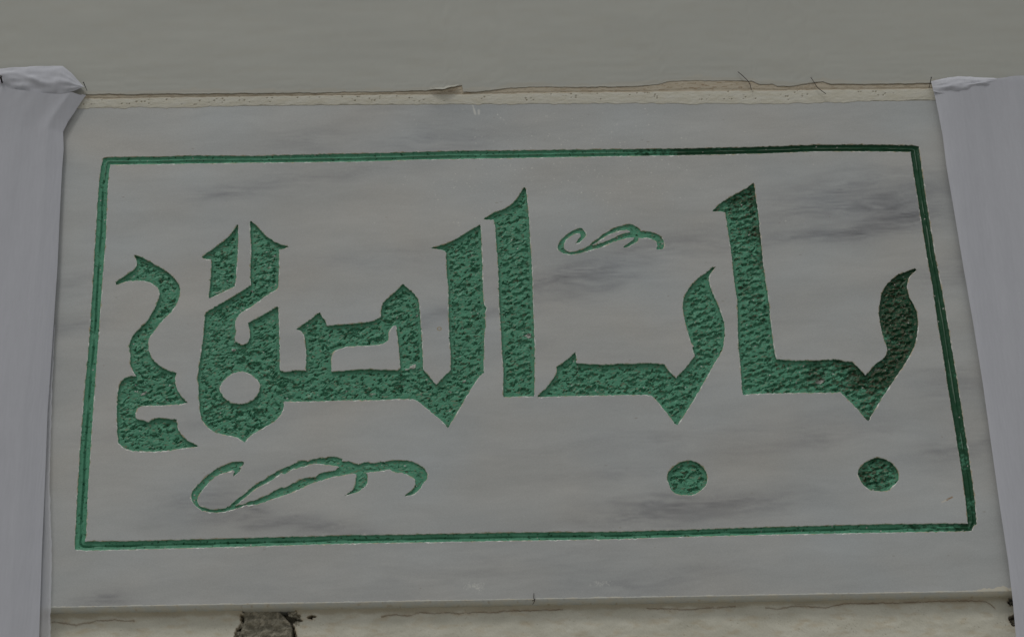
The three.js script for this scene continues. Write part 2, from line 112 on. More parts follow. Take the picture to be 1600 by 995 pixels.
  scroll_large: [-268.5, -127.2, -268.8, -129.6, -272.9, -132.4, -271.4, -133.6, -272.8, -136.5, -274.6, -138.2, -276.1, -139.6, -278.6, -141.6, -277.6, -138.8, -276.7, -137.0, -278.6, -134.9, -282.2, -136.1, -285.2, -137.0, -288.2, -137.7, -291.5, -139.1, -294.8, -140.8, -297.7, -143.4, -300.6, -146.4, -303.2, -149.4, -305.6, -152.7, -308.1, -155.9, -309.9, -159.0, -310.9, -161.8, -311.2, -164.6, -310.7, -167.4, -309.5, -169.6, -307.8, -170.9, -305.7, -171.9, -302.3, -173.2, -298.9, -174.1, -296.2, -174.6, -293.6, -174.6, -290.3, -174.4, -286.9, -174.0, -284.7, -173.4, -282.5, -172.3, -278.9, -169.5, -273.8, -164.8, -270.9, -162.3, -267.9, -160.0, -265.0, -157.3, -262.1, -154.5, -259.2, -152.0, -256.2, -149.8, -252.5, -147.5, -248.8, -145.5, -245.5, -143.2, -242.2, -140.8, -239.2, -138.8, -236.2, -137.1, -231.0, -134.5, -227.2, -133.0, -223.5, -131.3, -219.7, -129.7, -216.0, -127.8, -213.7, -126.8, -209.9, -127.1, -208.4, -128.1, -205.4, -126.7, -202.4, -125.8, -196.3, -124.5, -196.0, -125.3, -192.5, -125.0, -188.0, -123.8, -183.5, -123.4, -180.8, -124.0, -178.1, -125.1, -175.1, -126.2, -176.2, -128.2, -172.8, -128.9, -169.8, -128.2, -167.5, -129.0, -165.2, -130.6, -162.2, -131.6, -159.9, -132.6, -156.9, -131.3, -153.9, -130.3, -150.8, -130.1, -148.6, -130.9, -145.5, -131.0, -141.7, -130.4, -137.9, -129.7, -134.9, -130.4, -131.1, -128.9, -125.0, -128.8, -117.4, -128.9, -112.9, -129.4, -109.1, -130.3, -105.3, -131.9, -102.3, -133.8, -99.3, -136.3, -97.0, -139.0, -95.6, -141.4, -94.8, -144.1, -95.1, -146.6, -95.7, -149.0, -97.6, -150.8, -99.5, -153.0, -100.9, -155.8, -102.6, -158.3, -104.3, -160.5, -106.4, -162.3, -109.0, -163.2, -111.7, -164.1, -116.6, -165.2, -115.4, -163.3, -112.8, -161.9, -110.1, -160.4, -108.5, -158.4, -107.1, -156.3, -106.3, -153.6, -106.1, -150.4, -106.6, -148.3, -107.7, -146.7, -110.0, -145.2, -112.3, -143.7, -115.6, -142.3, -119.0, -141.1, -122.8, -140.7, -126.6, -139.8, -130.4, -137.4, -135.7, -138.3, -140.2, -139.0, -145.5, -139.5, -150.1, -139.6, -152.7, -140.8, -151.7, -143.7, -151.4, -146.9, -152.0, -151.4, -153.5, -153.6, -155.3, -155.3, -157.6, -157.3, -160.6, -159.2, -163.6, -160.6, -166.6, -161.5, -173.7, -163.5, -170.7, -161.8, -168.1, -160.3, -165.7, -157.9, -163.6, -155.1, -162.7, -152.3, -162.5, -149.1, -162.1, -145.5, -161.8, -142.2, -165.2, -140.7, -167.5, -141.1, -173.5, -141.9, -178.4, -143.1, -183.3, -143.5, -188.6, -145.0, -193.1, -146.4, -196.8, -147.7, -200.6, -148.6, -204.3, -149.9, -208.1, -151.5, -212.6, -153.9, -217.0, -155.9, -221.9, -158.2, -226.7, -160.3, -231.6, -161.8, -236.4, -163.3, -240.9, -165.0, -245.3, -166.5, -249.8, -168.1, -254.2, -169.7, -258.3, -170.3, -262.4, -170.5, -265.4, -170.1, -268.0, -171.2, -270.6, -172.5, -274.3, -173.6, -278.0, -174.7, -282.4, -175.8, -287.6, -177.1, -290.6, -177.2, -293.5, -177.1, -297.3, -176.8, -300.3, -176.5, -304.0, -175.4, -307.1, -174.3, -309.7, -172.5, -312.4, -170.2, -314.2, -167.8, -315.6, -165.3, -316.3, -162.1, -316.6, -158.9, -316.0, -156.1, -314.6, -153.1, -312.6, -150.9, -310.3, -148.4, -307.4, -145.2, -304.5, -142.2, -300.9, -139.1, -297.3, -135.7, -294.3, -133.7, -291.4, -132.0, -287.7, -130.3, -283.9, -128.7, -280.2, -127.5, -276.5, -126.7, -273.5, -126.5, -269.7, -126.6],
  scroll_large_hole: [-275.8, -171.4, -272.2, -168.3, -268.9, -164.8, -265.6, -161.9, -262.7, -159.1, -259.8, -156.4, -256.1, -153.8, -253.2, -152.0, -249.5, -150.1, -245.7, -148.3, -242.0, -145.7, -238.3, -142.9, -235.7, -140.9, -233.2, -138.8, -230.1, -139.7, -227.1, -138.3, -224.5, -136.3, -221.9, -134.2, -218.9, -134.6, -215.9, -133.5, -211.4, -132.8, -208.4, -131.2, -205.4, -130.5, -202.3, -130.1, -197.8, -130.3, -193.2, -130.6, -190.2, -131.4, -187.2, -131.5, -182.3, -132.4, -178.1, -134.1, -180.3, -135.9, -182.6, -137.8, -186.4, -138.4, -190.1, -139.3, -193.2, -139.3, -196.9, -141.0, -200.6, -143.9, -204.4, -144.7, -208.9, -144.6, -212.7, -145.5, -215.7, -146.8, -218.6, -149.2, -221.6, -149.6, -226.1, -152.7, -229.8, -153.8, -232.8, -154.2, -239.5, -156.9, -241.0, -158.8, -245.4, -160.9, -249.9, -163.0, -253.6, -164.7, -257.3, -166.3, -261.8, -166.7, -265.4, -168.9, -268.4, -169.6, -271.8, -170.5],
  band_out: [-421.8, 211.1, -418.3, 212.1, -362.9, 211.8, -326.8, 212.5, -266.0, 211.0, -216.3, 211.8, -133.8, 212.3, -67.7, 213.5, -3.0, 212.9, 80.5, 212.9, 164.0, 212.4, 262.8, 213.2, 313.7, 214.6, 364.1, 213.9, 397.7, 213.0, 414.3, 212.1, 421.2, 210.8, 420.7, 195.5, 420.6, 149.4, 421.2, 81.3, 422.6, 52.2, 423.7, 9.2, 424.2, -26.5, 424.8, -61.6, 424.8, -99.9, 425.1, -135.5, 424.8, -157.9, 424.4, -182.5, 422.9, -205.2, 419.7, -207.0, 417.4, -212.2, 375.8, -212.0, 315.0, -211.7, 223.8, -211.2, 133.9, -211.5, 73.6, -212.4, -16.6, -211.5, -105.6, -211.1, -165.2, -210.7, -254.6, -211.4, -372.1, -211.8, -412.8, -211.9, -422.2, -210.6, -422.5, -199.3, -423.3, -160.1, -423.9, -111.3, -423.6, -54.2, -422.5, 7.2, -423.1, 66.3, -423.7, 121.5, -424.2, 163.6, -424.0, 183.8, -423.4, 200.5],
  band_in: [-414.3, 203.3, -362.3, 203.3, -265.8, 203.3, -166.8, 202.7, -101.0, 204.0, -3.3, 204.2, 96.8, 204.7, 163.2, 204.4, 262.0, 205.2, 312.9, 206.9, 363.2, 206.1, 411.8, 204.5, 411.9, 185.9, 412.3, 149.5, 413.2, 81.5, 414.3, 48.7, 414.1, 5.4, 414.8, -30.0, 414.9, -69.1, 415.8, -107.3, 416.0, -144.6, 416.3, -157.7, 415.7, -190.2, 414.8, -205.0, 376.8, -204.3, 315.9, -203.8, 224.4, -204.2, 134.4, -205.1, 74.0, -205.3, -16.4, -203.9, -105.5, -203.6, -165.2, -203.0, -255.1, -203.4, -357.8, -204.0, -413.4, -203.3, -412.9, -197.6, -413.9, -160.2, -414.4, -111.6, -414.5, -55.1, -414.2, 7.2, -414.3, 66.3, -413.8, 121.3, -415.4, 170.9, -415.3, 189.7],
  paint_edge: [-571.2, 286.8, -492.2, 286.7, -444.1, 287.1, -419.7, 287.1, -399.8, 286.0, -366.8, 286.6, -333.6, 285.7, -300.5, 286.0, -267.3, 285.5, -234.1, 285.7, -200.8, 285.4, -180.8, 285.8, -160.8, 285.9, -144.2, 285.1, -130.8, 285.6, -107.4, 286.3, -90.7, 286.5, -80.7, 287.6, -72.6, 288.0, -67.2, 289.8, -59.2, 290.9, -52.5, 291.6, -56.5, 289.6, -63.3, 288.0, -70.0, 285.9, -67.3, 284.1, -57.3, 283.6, -43.9, 283.8, -33.9, 284.2, -17.1, 286.2, -0.2, 288.2, 20.0, 289.5, 40.1, 288.7, 67.0, 288.0, 93.9, 287.9, 120.8, 287.7, 137.8, 288.5, 154.7, 290.2, 163.8, 293.9, 188.8, 294.3, 222.7, 294.0, 253.1, 292.7, 261.5, 288.1, 275.1, 288.3, 280.2, 285.4, 296.6, 286.2, 311.7, 288.2, 320.7, 290.0, 329.6, 290.4, 337.5, 287.7, 364.6, 286.9, 405.4, 286.9, 442.9, 286.9, 487.4, 287.4, 583.3, 287.5],
  cream_top: [-571.3, 283.4, -446.2, 282.5, -419.7, 281.5, -366.9, 282.4, -267.4, 282.4, -180.9, 282.2, -134.2, 282.2, -67.4, 281.6, -0.4, 281.6, 66.8, 281.6, 134.1, 281.3, 188.1, 281.3, 235.4, 281.1, 303.1, 280.8, 371.0, 280.5, 442.5, 280.4, 582.8, 280.7],
  slab_top: [-570.5, 272.3, -452.3, 272.5, -333.4, 271.5, -267.3, 273.0, -134.3, 271.8, -0.7, 270.2, 133.4, 268.8, 268.0, 265.5, 335.7, 266.6, 369.7, 267.5, 403.8, 268.4, 441.2, 268.2, 581.2, 269.4],
  slab_bottom: [-520.2, -266.9, -436.3, -267.2, -253.1, -268.1, -18.6, -270.4, 218.2, -271.0, 433.3, -272.3, 517.5, -272.4],
  left_edge: [-443.3, 285.3, -446.9, 279.0, -452.2, 270.5, -459.7, 255.9, -463.8, 243.5, -461.8, 220.5, -461.8, 197.7, -460.8, 160.2, -458.2, 79.9, -457.1, -4.3, -456.4, -72.0, -453.7, -140.8, -451.2, -213.6, -447.3, -295.8],
  hem_edge: [-456.3, 11.0, -455.6, -6.3, -454.6, -37.1, -453.1, -70.8, -451.4, -110.4, -449.1, -149.4, -445.9, -181.3, -443.2, -206.5, -441.2, -237.5, -439.6, -268.1, -437.9, -295.1],
  left_fold_low: [-589.3, 295.5, -549.8, 293.3, -526.8, 292.1, -515.5, 290.0, -503.5, 288.0, -490.3, 286.2, -477.1, 285.4, -464.0, 286.0, -454.3, 288.6, -446.7, 292.8],
  left_fold_top: [-591.3, 315.2, -552.0, 317.8, -529.0, 319.0, -517.9, 320.1, -506.1, 320.9, -492.9, 321.3, -479.7, 321.6, -469.8, 320.9, -460.6, 312.4, -445.5, 294.0],
  right_edge: [443.5, 277.4, 444.3, 267.8, 445.1, 248.0, 445.9, 219.0, 444.9, 181.9, 445.5, 142.4, 446.3, 62.5, 447.3, 5.2, 447.6, -64.3, 446.6, -131.6, 445.6, -196.8, 445.4, -247.5, 444.0, -284.7, 441.9, -318.1],
  right_fold_low: [440.6, 273.5, 448.8, 271.4, 458.9, 270.7, 475.9, 271.1, 493.1, 272.7, 510.3, 274.7, 538.1, 278.4, 565.1, 277.1, 605.5, 274.1],
  right_fold_top: [441.4, 287.1, 451.3, 289.8, 461.8, 292.2, 472.2, 293.4, 485.7, 292.8, 505.8, 290.5, 539.4, 287.2, 566.8, 287.5, 607.9, 288.5],
  bristle_a: [239.2, 303.2, 244.4, 296.3, 249.9, 289.3, 251.5, 280.5],
  bristle_b: [315.9, 295.1, 318.8, 287.1, 321.7, 282.2, 329.7, 274.1],
  twig: [1.9, -263.6, 1.4, -268.2, 2.2, -270.7, 0.3, -274.3],
  twig_b: [2.9, -269.5, 0.1, -271.2],
  nails: [-530.2, 303.7, -528.8, 290.7, -445.0, 294.5, -442.7, 284.6, 441.2, 286.8, 439.5, 271.3],
  hole: [-287.5, -263.6, -276.8, -266.3, -268.5, -270.2, -264.3, -273.6, -269.5, -276.2, -267.3, -280.6, -270.3, -286.6, -273.6, -293.8, -276.8, -303.9, -212.7, -305.6, -217.6, -292.1, -219.5, -284.2, -217.7, -283.3, -211.9, -281.0, -213.4, -276.4, -217.3, -273.9, -217.6, -269.9, -222.1, -265.2, -254.6, -263.1],
  hole2: [-207.2, -278.7, -204.9, -276.3, -201.4, -275.8, -199.0, -276.8, -200.8, -278.9, -204.9, -279.7],
  hole3: [444.9, -277.2, 446.8, -274.8, 450.6, -273.6, 456.3, -271.9, 485.7, -269.5, 483.3, -285.0, 453.0, -285.2, 450.2, -283.9, 446.3, -282.2, 444.5, -279.7],
  hole4: [452.3, -290.4, 448.0, -290.9, 447.4, -292.8, 442.1, -294.2, 442.4, -297.6, 444.7, -300.7, 448.4, -304.2, 455.3, -310.2, 478.4, -315.7, 482.8, -288.1],
  crack_a: [-440.8, -276.3, -426.1, -278.5, -418.4, -280.5, -412.7, -278.5, -405.8, -278.4, -401.2, -276.3, -391.3, -276.9, -382.6, -275.9, -373.2, -277.7, -365.0, -277.6],
  crack_b: [-139.5, -279.5, -127.7, -277.3, -113.0, -279.2, -104.1, -276.1, -89.4, -277.4, -77.6, -276.7, -65.8, -278.3, -51.0, -276.8, -39.2, -278.0, -24.4, -276.5, -0.7, -276.8, 28.9, -276.3],
  crack_c: [106.1, -277.3, 123.9, -278.0, 135.7, -279.2, 150.6, -279.6, 159.6, -278.0, 174.5, -278.3, 189.5, -277.2],
  crack_d: [216.3, -279.1, 228.0, -281.2, 243.2, -278.5, 258.1, -279.5, 272.9, -280.5, 291.3, -277.2, 309.2, -277.6, 339.2, -277.8, 369.3, -277.3, 399.5, -277.1, 420.4, -278.2, 426.2, -279.9, 432.0, -285.6],
  stone_patch: [-271.2, -265.2, -263.6, -263.5, -248.9, -263.2, -237.0, -265.4, -231.1, -269.2, -225.7, -274.9, -220.3, -281.1, -217.8, -287.9, -219.3, -304.8, -275.9, -303.4, -271.6, -290.2, -267.8, -279.3],
  specks: [-42.2, 269.1, -40.5, 258.1, -35.8, 258.0, -62.4, -254.6, 63.1, -255.8, -81.2, 9.5],
  clouds: [-108, 230, 68, 19, 0.25, -246, 233, 52, 19, 0.20, -310, 175, 45, 10, 0.30, -226, 194, 82, 13, 0.20, -74, 273, 120, 15, 0.18, 321, 129, 75, 12, 0.50, 379, 118, 45, 13, 0.50, 278, 97, 52, 8, 0.40, 331, 98, 30, 8, 0.40, 283, 145, 52, 9, 0.30, 382, 143, 45, 9, 0.30, 129, 91, 90, 15, 0.30, 50, 59, 60, 17, 0.50, -72, 26, 60, 9, 0.30, -160, 92, 90, 10, 0.15, 429, 52, 45, 15, 0.30, 344, 161, 105, 15, 0.25, 153, -187, 68, 17, 0.45, 226, -189, 60, 13, 0.25, 95, -150, 60, 10, 0.20, -241, -169, 26, 7, 0.40, -208, -179, 27, 7, 0.50, -175, -189, 27, 7, 0.45, -142, -200, 22, 7, 0.35, -280, -161, 41, 21, 0.30, -359, -249, 21, 10, 0.50, 171, -116, 225, 13, 0.15, 294, -125, 90, 10, 0.22, 377, 104, 52, 13, 0.30, -446, 83, 30, 10, 0.20, -448, 30, 30, 8, 0.30, -6, -234, 225, 32, 0.12, 136, -259, 90, 10, 0.20, -319, -79, 112, 10, 0.12, 425, -74, 30, 17, 0.30, 425, -141, 38, 15, 0.30],
};
const P = Object.fromEntries(Object.entries(SHAPE).map(([k, a]) => [k, k === 'clouds' ? a : pts(a)]));

// ---------------------------------------------------------------- ground in front of the gate
{
  const g = new THREE.PlaneGeometry(60, 60); g.rotateX(-Math.PI / 2);
  const m = mesh('ground', g, new THREE.MeshStandardMaterial({ color: new THREE.Color().setRGB(0.3, 0.29, 0.265), roughness: 0.95 }), scene);
  m.userData.kind = 'structure';
}

// ---------------------------------------------------------------- the wall: masonry, plaster, paint
const CREAM = [0.52, 0.5, 0.415], TAN = [0.40, 0.35, 0.265], GREY = [0.363, 0.368, 0.332], EARTH = [0.15, 0.13, 0.095];
const wall = thing('wall', 'cream plastered wall around the plaque, painted grey above, crumbling below', 'wall');
{
  const core = new THREE.BoxGeometry(6, 5, 0.3); core.translate(0, 2.5 - BASE, -0.2);
  mesh('masonry', core, new THREE.MeshStandardMaterial({ color: new THREE.Color().setRGB(...EARTH), roughness: 0.95 }), wall);

  // painted coat above the plaque: a skin 1.6 mm thick with a ragged lower edge
  const edge = [];
  for (let x = -640; x <= 640; x += 1.1) {
    edge.push([x, yAt(P.paint_edge, x) + 0.4 * fbm(x * 0.25, 3, 3) + 0.9 * fbm(x * 0.045, 6, 3)]);
  }
  const s = new Surface(), Y1 = 640, rows = 60, ids = [];
  for (const [x, y] of edge) {
    const col = [];
    for (let j = -2; j <= rows; j++) {
      const t = Math.max(0, j) / rows, yy = j < 0 ? y + (j === -2 ? 1.2 : 0.1) : lerp(y + 0.5, Y1, t ** 1.6);
      const z = (j === -2 ? 1.0 : j === -1 ? 1.75 : 2.0) + 0.35 * n2(x * 0.004, yy * 0.01) + 0.14 * n2(x * 0.006, yy * 0.35) + 0.05 * n2b(x * 0.02, yy * 0.9);
      const tint = 1 + 0.035 * fbm(x * 0.004, yy * 0.02, 4) + 0.02 * n2(x * 0.01, yy * 0.5);
      const grime = smooth(0.05, 0.5, fbm(x * 0.012 + 5, yy * 0.06, 4)) * 0.35;
      let c = mix(GREY.map((g) => g * tint), [0.345, 0.34, 0.295], grime);
      if (yy < y + 4.5 + 3 * n2(x * 0.02, 9)) c = mix(c, [0.38, 0.35, 0.28], 0.35);
      if (j < 0) c = [0.46, 0.43, 0.36];
      col.push(s.v(x, yy, z, c));
    }
    ids.push(col);
  }
  for (let i = 0; i + 1 < ids.length; i++) for (let j = 0; j + 1 < ids[0].length; j++) s.q(ids[i][j], ids[i + 1][j], ids[i + 1][j + 1], ids[i][j + 1]);
  mesh('paint_coat', s.geometry(), matte({ roughness: 0.62 }), wall, 'grey paint with a ragged peeling lower edge');

  // painted wall further out and up, beyond the frame
  const far = [];
  for (const [x0, x1, y0, y1] of [[-3000, 3000, 640, 2450], [-3000, -640, 200, 640], [640, 3000, 200, 640]]) { const b = new THREE.BoxGeometry((x1 - x0) / 1000, (y1 - y0) / 1000, 0.058); b.translate((x0 + x1) / 2000, (y0 + y1) / 2000, 0.002 - 0.029); far.push(b); }
  mesh('painted_wall', mergeGeometries(far), new THREE.MeshStandardMaterial({ color: new THREE.Color().setRGB(...GREY), roughness: 0.7 }), wall);

  // plaster bed over the slab: cream face, then a stained lip that runs up behind the paint
  const X0 = -640, STEP = 0.7, cols = Math.round(1280 / STEP), R = 46;
  const bed = grid(cols, R, (i, j) => {
    const x = X0 + i * STEP, ys = yAt(P.slab_top, x) - 0.4 + 1.5 * fbm(x * 0.05, 1, 4), yc = yAt(P.cream_top, x) + 0.7 * fbm(x * 0.05, 4, 3), yp = yAt(P.paint_edge, x) + 4;
    let y, z, c; const smear = 0.6 * Math.max(0, fbm(x * 0.03, 20, 3));
    if (j === 0) { y = ys - 0.8 - 3 * smear; z = -1.2; c = CREAM; }
    else if (j <= 26) { const t = (j - 1) / 25; y = lerp(ys - 3 * smear, yc, t); z = lerp(0.2, 1.1, 1 - (1 - t) ** 2); c = CREAM; }
    else { const t = (j - 26) / 20; y = lerp(yc, Math.max(yp, yc + 3), t); z = 1.1 + 0.4 * t - 0.35 * Math.sin(Math.min(1, t * 4) * Math.PI); c = TAN; }
    const g = fbm(x * 0.05, y * 0.2, 4), f = n2(x * 0.6, y * 0.6);
    z += 0.1 * f + 0.2 * fbm(x * 0.1, y * 0.2, 2);
    if (j <= 26) {
      c = mix(c, [0.56, 0.545, 0.475], clamp(0.5 + g)); c = mix(c, [0.46, 0.42, 0.32], clamp(0.9 * fbm(x * 0.02 + 40, y * 0.1, 4)) * 0.7);
      const ci = Math.floor(x / 2.6), cj = Math.floor(y / 2.2);
      if (hash(ci, cj, 3) > 0.93 + 0.08 * n2b(x * 0.02, 5) && j > 8) { const dx = x - (ci + 0.3 + 0.4 * hash(ci, cj, 4)) * 2.6, dy = y - (cj + 0.5) * 2.2, r = 0.3 + 0.5 * hash(ci, cj, 5), q = smooth(r + 0.35, r - 0.2, Math.hypot(dx, dy)); z -= 0.8 * q; c = mix(c, [0.3, 0.24, 0.15], 0.45 * q); }
    } else {
      const n = fbm(x * 0.03, y * 0.25 + 3, 4);
      c = mix(c, [0.46, 0.41, 0.32], clamp(0.45 + 0.9 * n)); c = mix(c, [0.34, 0.26, 0.17], clamp(1.3 * n2b(x * 0.05, y * 0.5) - 0.5));
      if (n2c(x * 0.05, y * 1.1) > 0.62) c = mix(c, [0.2, 0.13, 0.07], 0.6);
    }
    return [x, y, z, c.map((v) => v * (1 + 0.05 * f))];
  });
  mesh('plaster_bed', bed.geometry(), matte(), wall, 'cream plaster bead with pits and brown stains along the top edge');

  // plaster under the slab, with cracks and broken-out hollows
  const hollows = [P.hole, P.hole2, P.hole3, P.hole4], cracks = [P.crack_a, P.crack_b, P.crack_c, P.crack_d];
  const XL = -560, SX = 0.62, nx = Math.round(1090 / SX), ny = 150;
  const low = grid(nx, ny, (i, j) => {
    const x = XL + i * SX, sb = yAt(P.slab_bottom, x), t = j / ny, y = lerp(sb - 1.5, -380, t ** 1.15), down = sb - y;
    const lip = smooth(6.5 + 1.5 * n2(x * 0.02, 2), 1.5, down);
    let z = -10 + lip * (4 + 1.2 * n2(x * 0.03, 8)) + 0.9 * fbm(x * 0.02, y * 0.03, 3) + 0.16 * fbm(x * 0.3, y * 0.3, 3);
    const f = n2(x * 0.5, y * 0.5), g = fbm(x * 0.018, y * 0.04, 5);
    let c = mix([0.49, 0.475, 0.39], [0.61, 0.595, 0.505], clamp(0.5 + 0.7 * g));
    c = mix(c, [0.47, 0.4, 0.28], clamp(1.6 * fbm(x * 0.03 + 60, y * 0.08, 5) - 0.12) * 0.7);
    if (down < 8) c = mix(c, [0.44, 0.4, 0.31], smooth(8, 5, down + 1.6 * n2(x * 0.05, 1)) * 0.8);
    const pit = smooth(0.8, 0.93, n2b(x * 0.42, y * 0.42)) * clamp(0.5 + 1.5 * n2c(x * 0.02, y * 0.03)); z -= 0.6 * pit; c = mix(c, [0.3, 0.23, 0.14], 0.55 * pit);
    for (const k of cracks) if (x > k[0][0] && x < k[k.length - 1][0]) {
      const d = Math.abs(y - yAt(k, x) - 0.8 * fbm(x * 0.25, 7, 2));
      const w = 0.35 + 0.35 * n2(x * 0.06, 31);
      if (d < 2.4) c = mix(c, [0.36, 0.26, 0.17], 0.35 * smooth(2.4, 0.3, d) * clamp(0.7 + n2(x * 0.08, y * 0.4)));
      if (d < w + 0.25) { z -= 1.1 * smooth(w + 0.25, 0, d); c = mix(c, [0.2, 0.13, 0.08], 0.55 * smooth(w + 0.3, 0, d)); }
    }
    for (const h of hollows) {
      const wx = x + 2.2 * fbm(x * 0.16, y * 0.16, 4), wy = y + 2.2 * fbm(x * 0.16 + 9, y * 0.16, 4);
      const d = distTo(h, wx, wy), ins = inside(h, wx, wy);
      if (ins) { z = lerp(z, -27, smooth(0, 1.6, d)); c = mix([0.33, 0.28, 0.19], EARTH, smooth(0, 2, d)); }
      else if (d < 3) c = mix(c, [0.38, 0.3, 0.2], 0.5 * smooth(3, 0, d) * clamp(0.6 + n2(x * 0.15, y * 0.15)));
    }
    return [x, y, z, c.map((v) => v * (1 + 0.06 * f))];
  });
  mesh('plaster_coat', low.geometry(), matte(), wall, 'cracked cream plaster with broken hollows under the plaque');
  const out = [];
  for (const [x0, x1, y0, y1] of [[-3000, 3000, -BASE * 1000, -380], [-3000, -560, -380, 200], [530, 3000, -380, 200], [-640, -475, -260, 262], [466, 640, -260, 256]]) { const b = new THREE.BoxGeometry((x1 - x0) / 1000, (y1 - y0) / 1000, 0.036); b.translate((x0 + x1) / 2000, (y0 + y1) / 2000, -0.0125 - 0.018 - (y0 === -260 ? 0.003 : 0)); out.push(b); }
  mesh('plaster_field', mergeGeometries(out), new THREE.MeshStandardMaterial({ color: new THREE.Color().setRGB(...CREAM), roughness: 0.92 }), wall);

  // the rough stone that shows in the larger hollow
  const st = grid(150, 80, (i, j) => {
    const x = -292 + i * 0.56, y = -326 + j * 0.72;
    const d = inside(P.stone_patch, x + fbm(x * 0.15, y * 0.15, 3), y + fbm(x * 0.15, y * 0.15 + 9, 3)) ? distTo(P.stone_patch, x, y) : 0;
    const n = fbm(x * 0.06, y * 0.1, 5), f = n2(x * 0.9, y * 0.9);
    const z = -26 + smooth(0, 3.5, d) * 13 + (3.4 * n + 0.7 * f + 1.6 * Math.abs(fbm(x * 0.14, y * 0.14, 3, n2c))) * smooth(0, 4, d);
    let c = mix([0.22, 0.205, 0.155], [0.36, 0.335, 0.26], clamp(0.5 + 1.1 * n + 0.25 * f));
    if (fbm(x * 0.11 + 7, y * 0.11, 4) > 0.2 && y > -284) c = mix(c, [0.46, 0.42, 0.33], 0.75);
    if (n2b(x * 0.5, y * 0.5) > 0.75) c = mix(c, [0.06, 0.05, 0.035], 0.7);
    return [x, y, z, c];
  });
  mesh('stone', st.geometry(), matte({ roughness: 1 }), wall, 'rough brown stone laid bare in the broken plaster');

  // crumbs of mortar and stone lodged in the hollows
  for (const [x, y, z, r] of [[-220, -273, -15, 4.2], [-214.5, -275.5, -17, 3.2], [-268, -283, -15, 3.4], [-271, -291, -16, 3], [-216, -284, -13, 3.6], [-226, -268.5, -19, 3], [-262, -268, -17, 3.6], [447, -297, -20, 4.4], [450, -279, -22, 4]]) {
    const g = new THREE.IcosahedronGeometry(r / 1000, 3), q = g.attributes.position, col = [];
    for (let i = 0; i < q.count; i++) {
      const a = q.getX(i) * 1000, b = q.getY(i) * 1000, c = q.getZ(i) * 1000, k = 1 + 0.3 * n2(a * 0.35 + x, b * 0.35 + c * 0.3) + 0.12 * n2b(a * 0.9 + y, b * 0.9 - c * 0.8);
      q.setXYZ(i, (x + a * k * 1.15) / 1000, (y + b * k * 0.85) / 1000, (z + c * k) / 1000);
      const t = clamp(0.5 + n2c(a * 0.3 + x, b * 0.3 + c * 0.2)); col.push(lerp(0.2, 0.42, t), lerp(0.185, 0.39, t), lerp(0.14, 0.31, t));
    }
    g.setAttribute('color', new THREE.Float32BufferAttribute(col, 3)); g.computeVertexNormals();
    mesh('crumb', g, matte(), wall);
  }

  // lifted flake of paint
  const fl = grid(70, 8, (i, j) => {
    const t = i / 70, x = lerp(-84, -60, t) , w = 4.2 * Math.sin(Math.PI * t) ** 0.8, v = j / 8;
    return [x + 8 * v * (t - 0.5), yAt(P.paint_edge, x) + 1.2 - w * v + 0.4 * n2(x * 0.2, 3), 3.6 + 3 * v * Math.sin(Math.PI * t) + 0.2 * n2(x * 0.3, v * 3), [0.38, 0.375, 0.325]];
  });
  mesh('paint_flake', fl.geometry(), matte({ roughness: 0.65, side: THREE.DoubleSide }), wall, 'curled flake of grey paint');
}

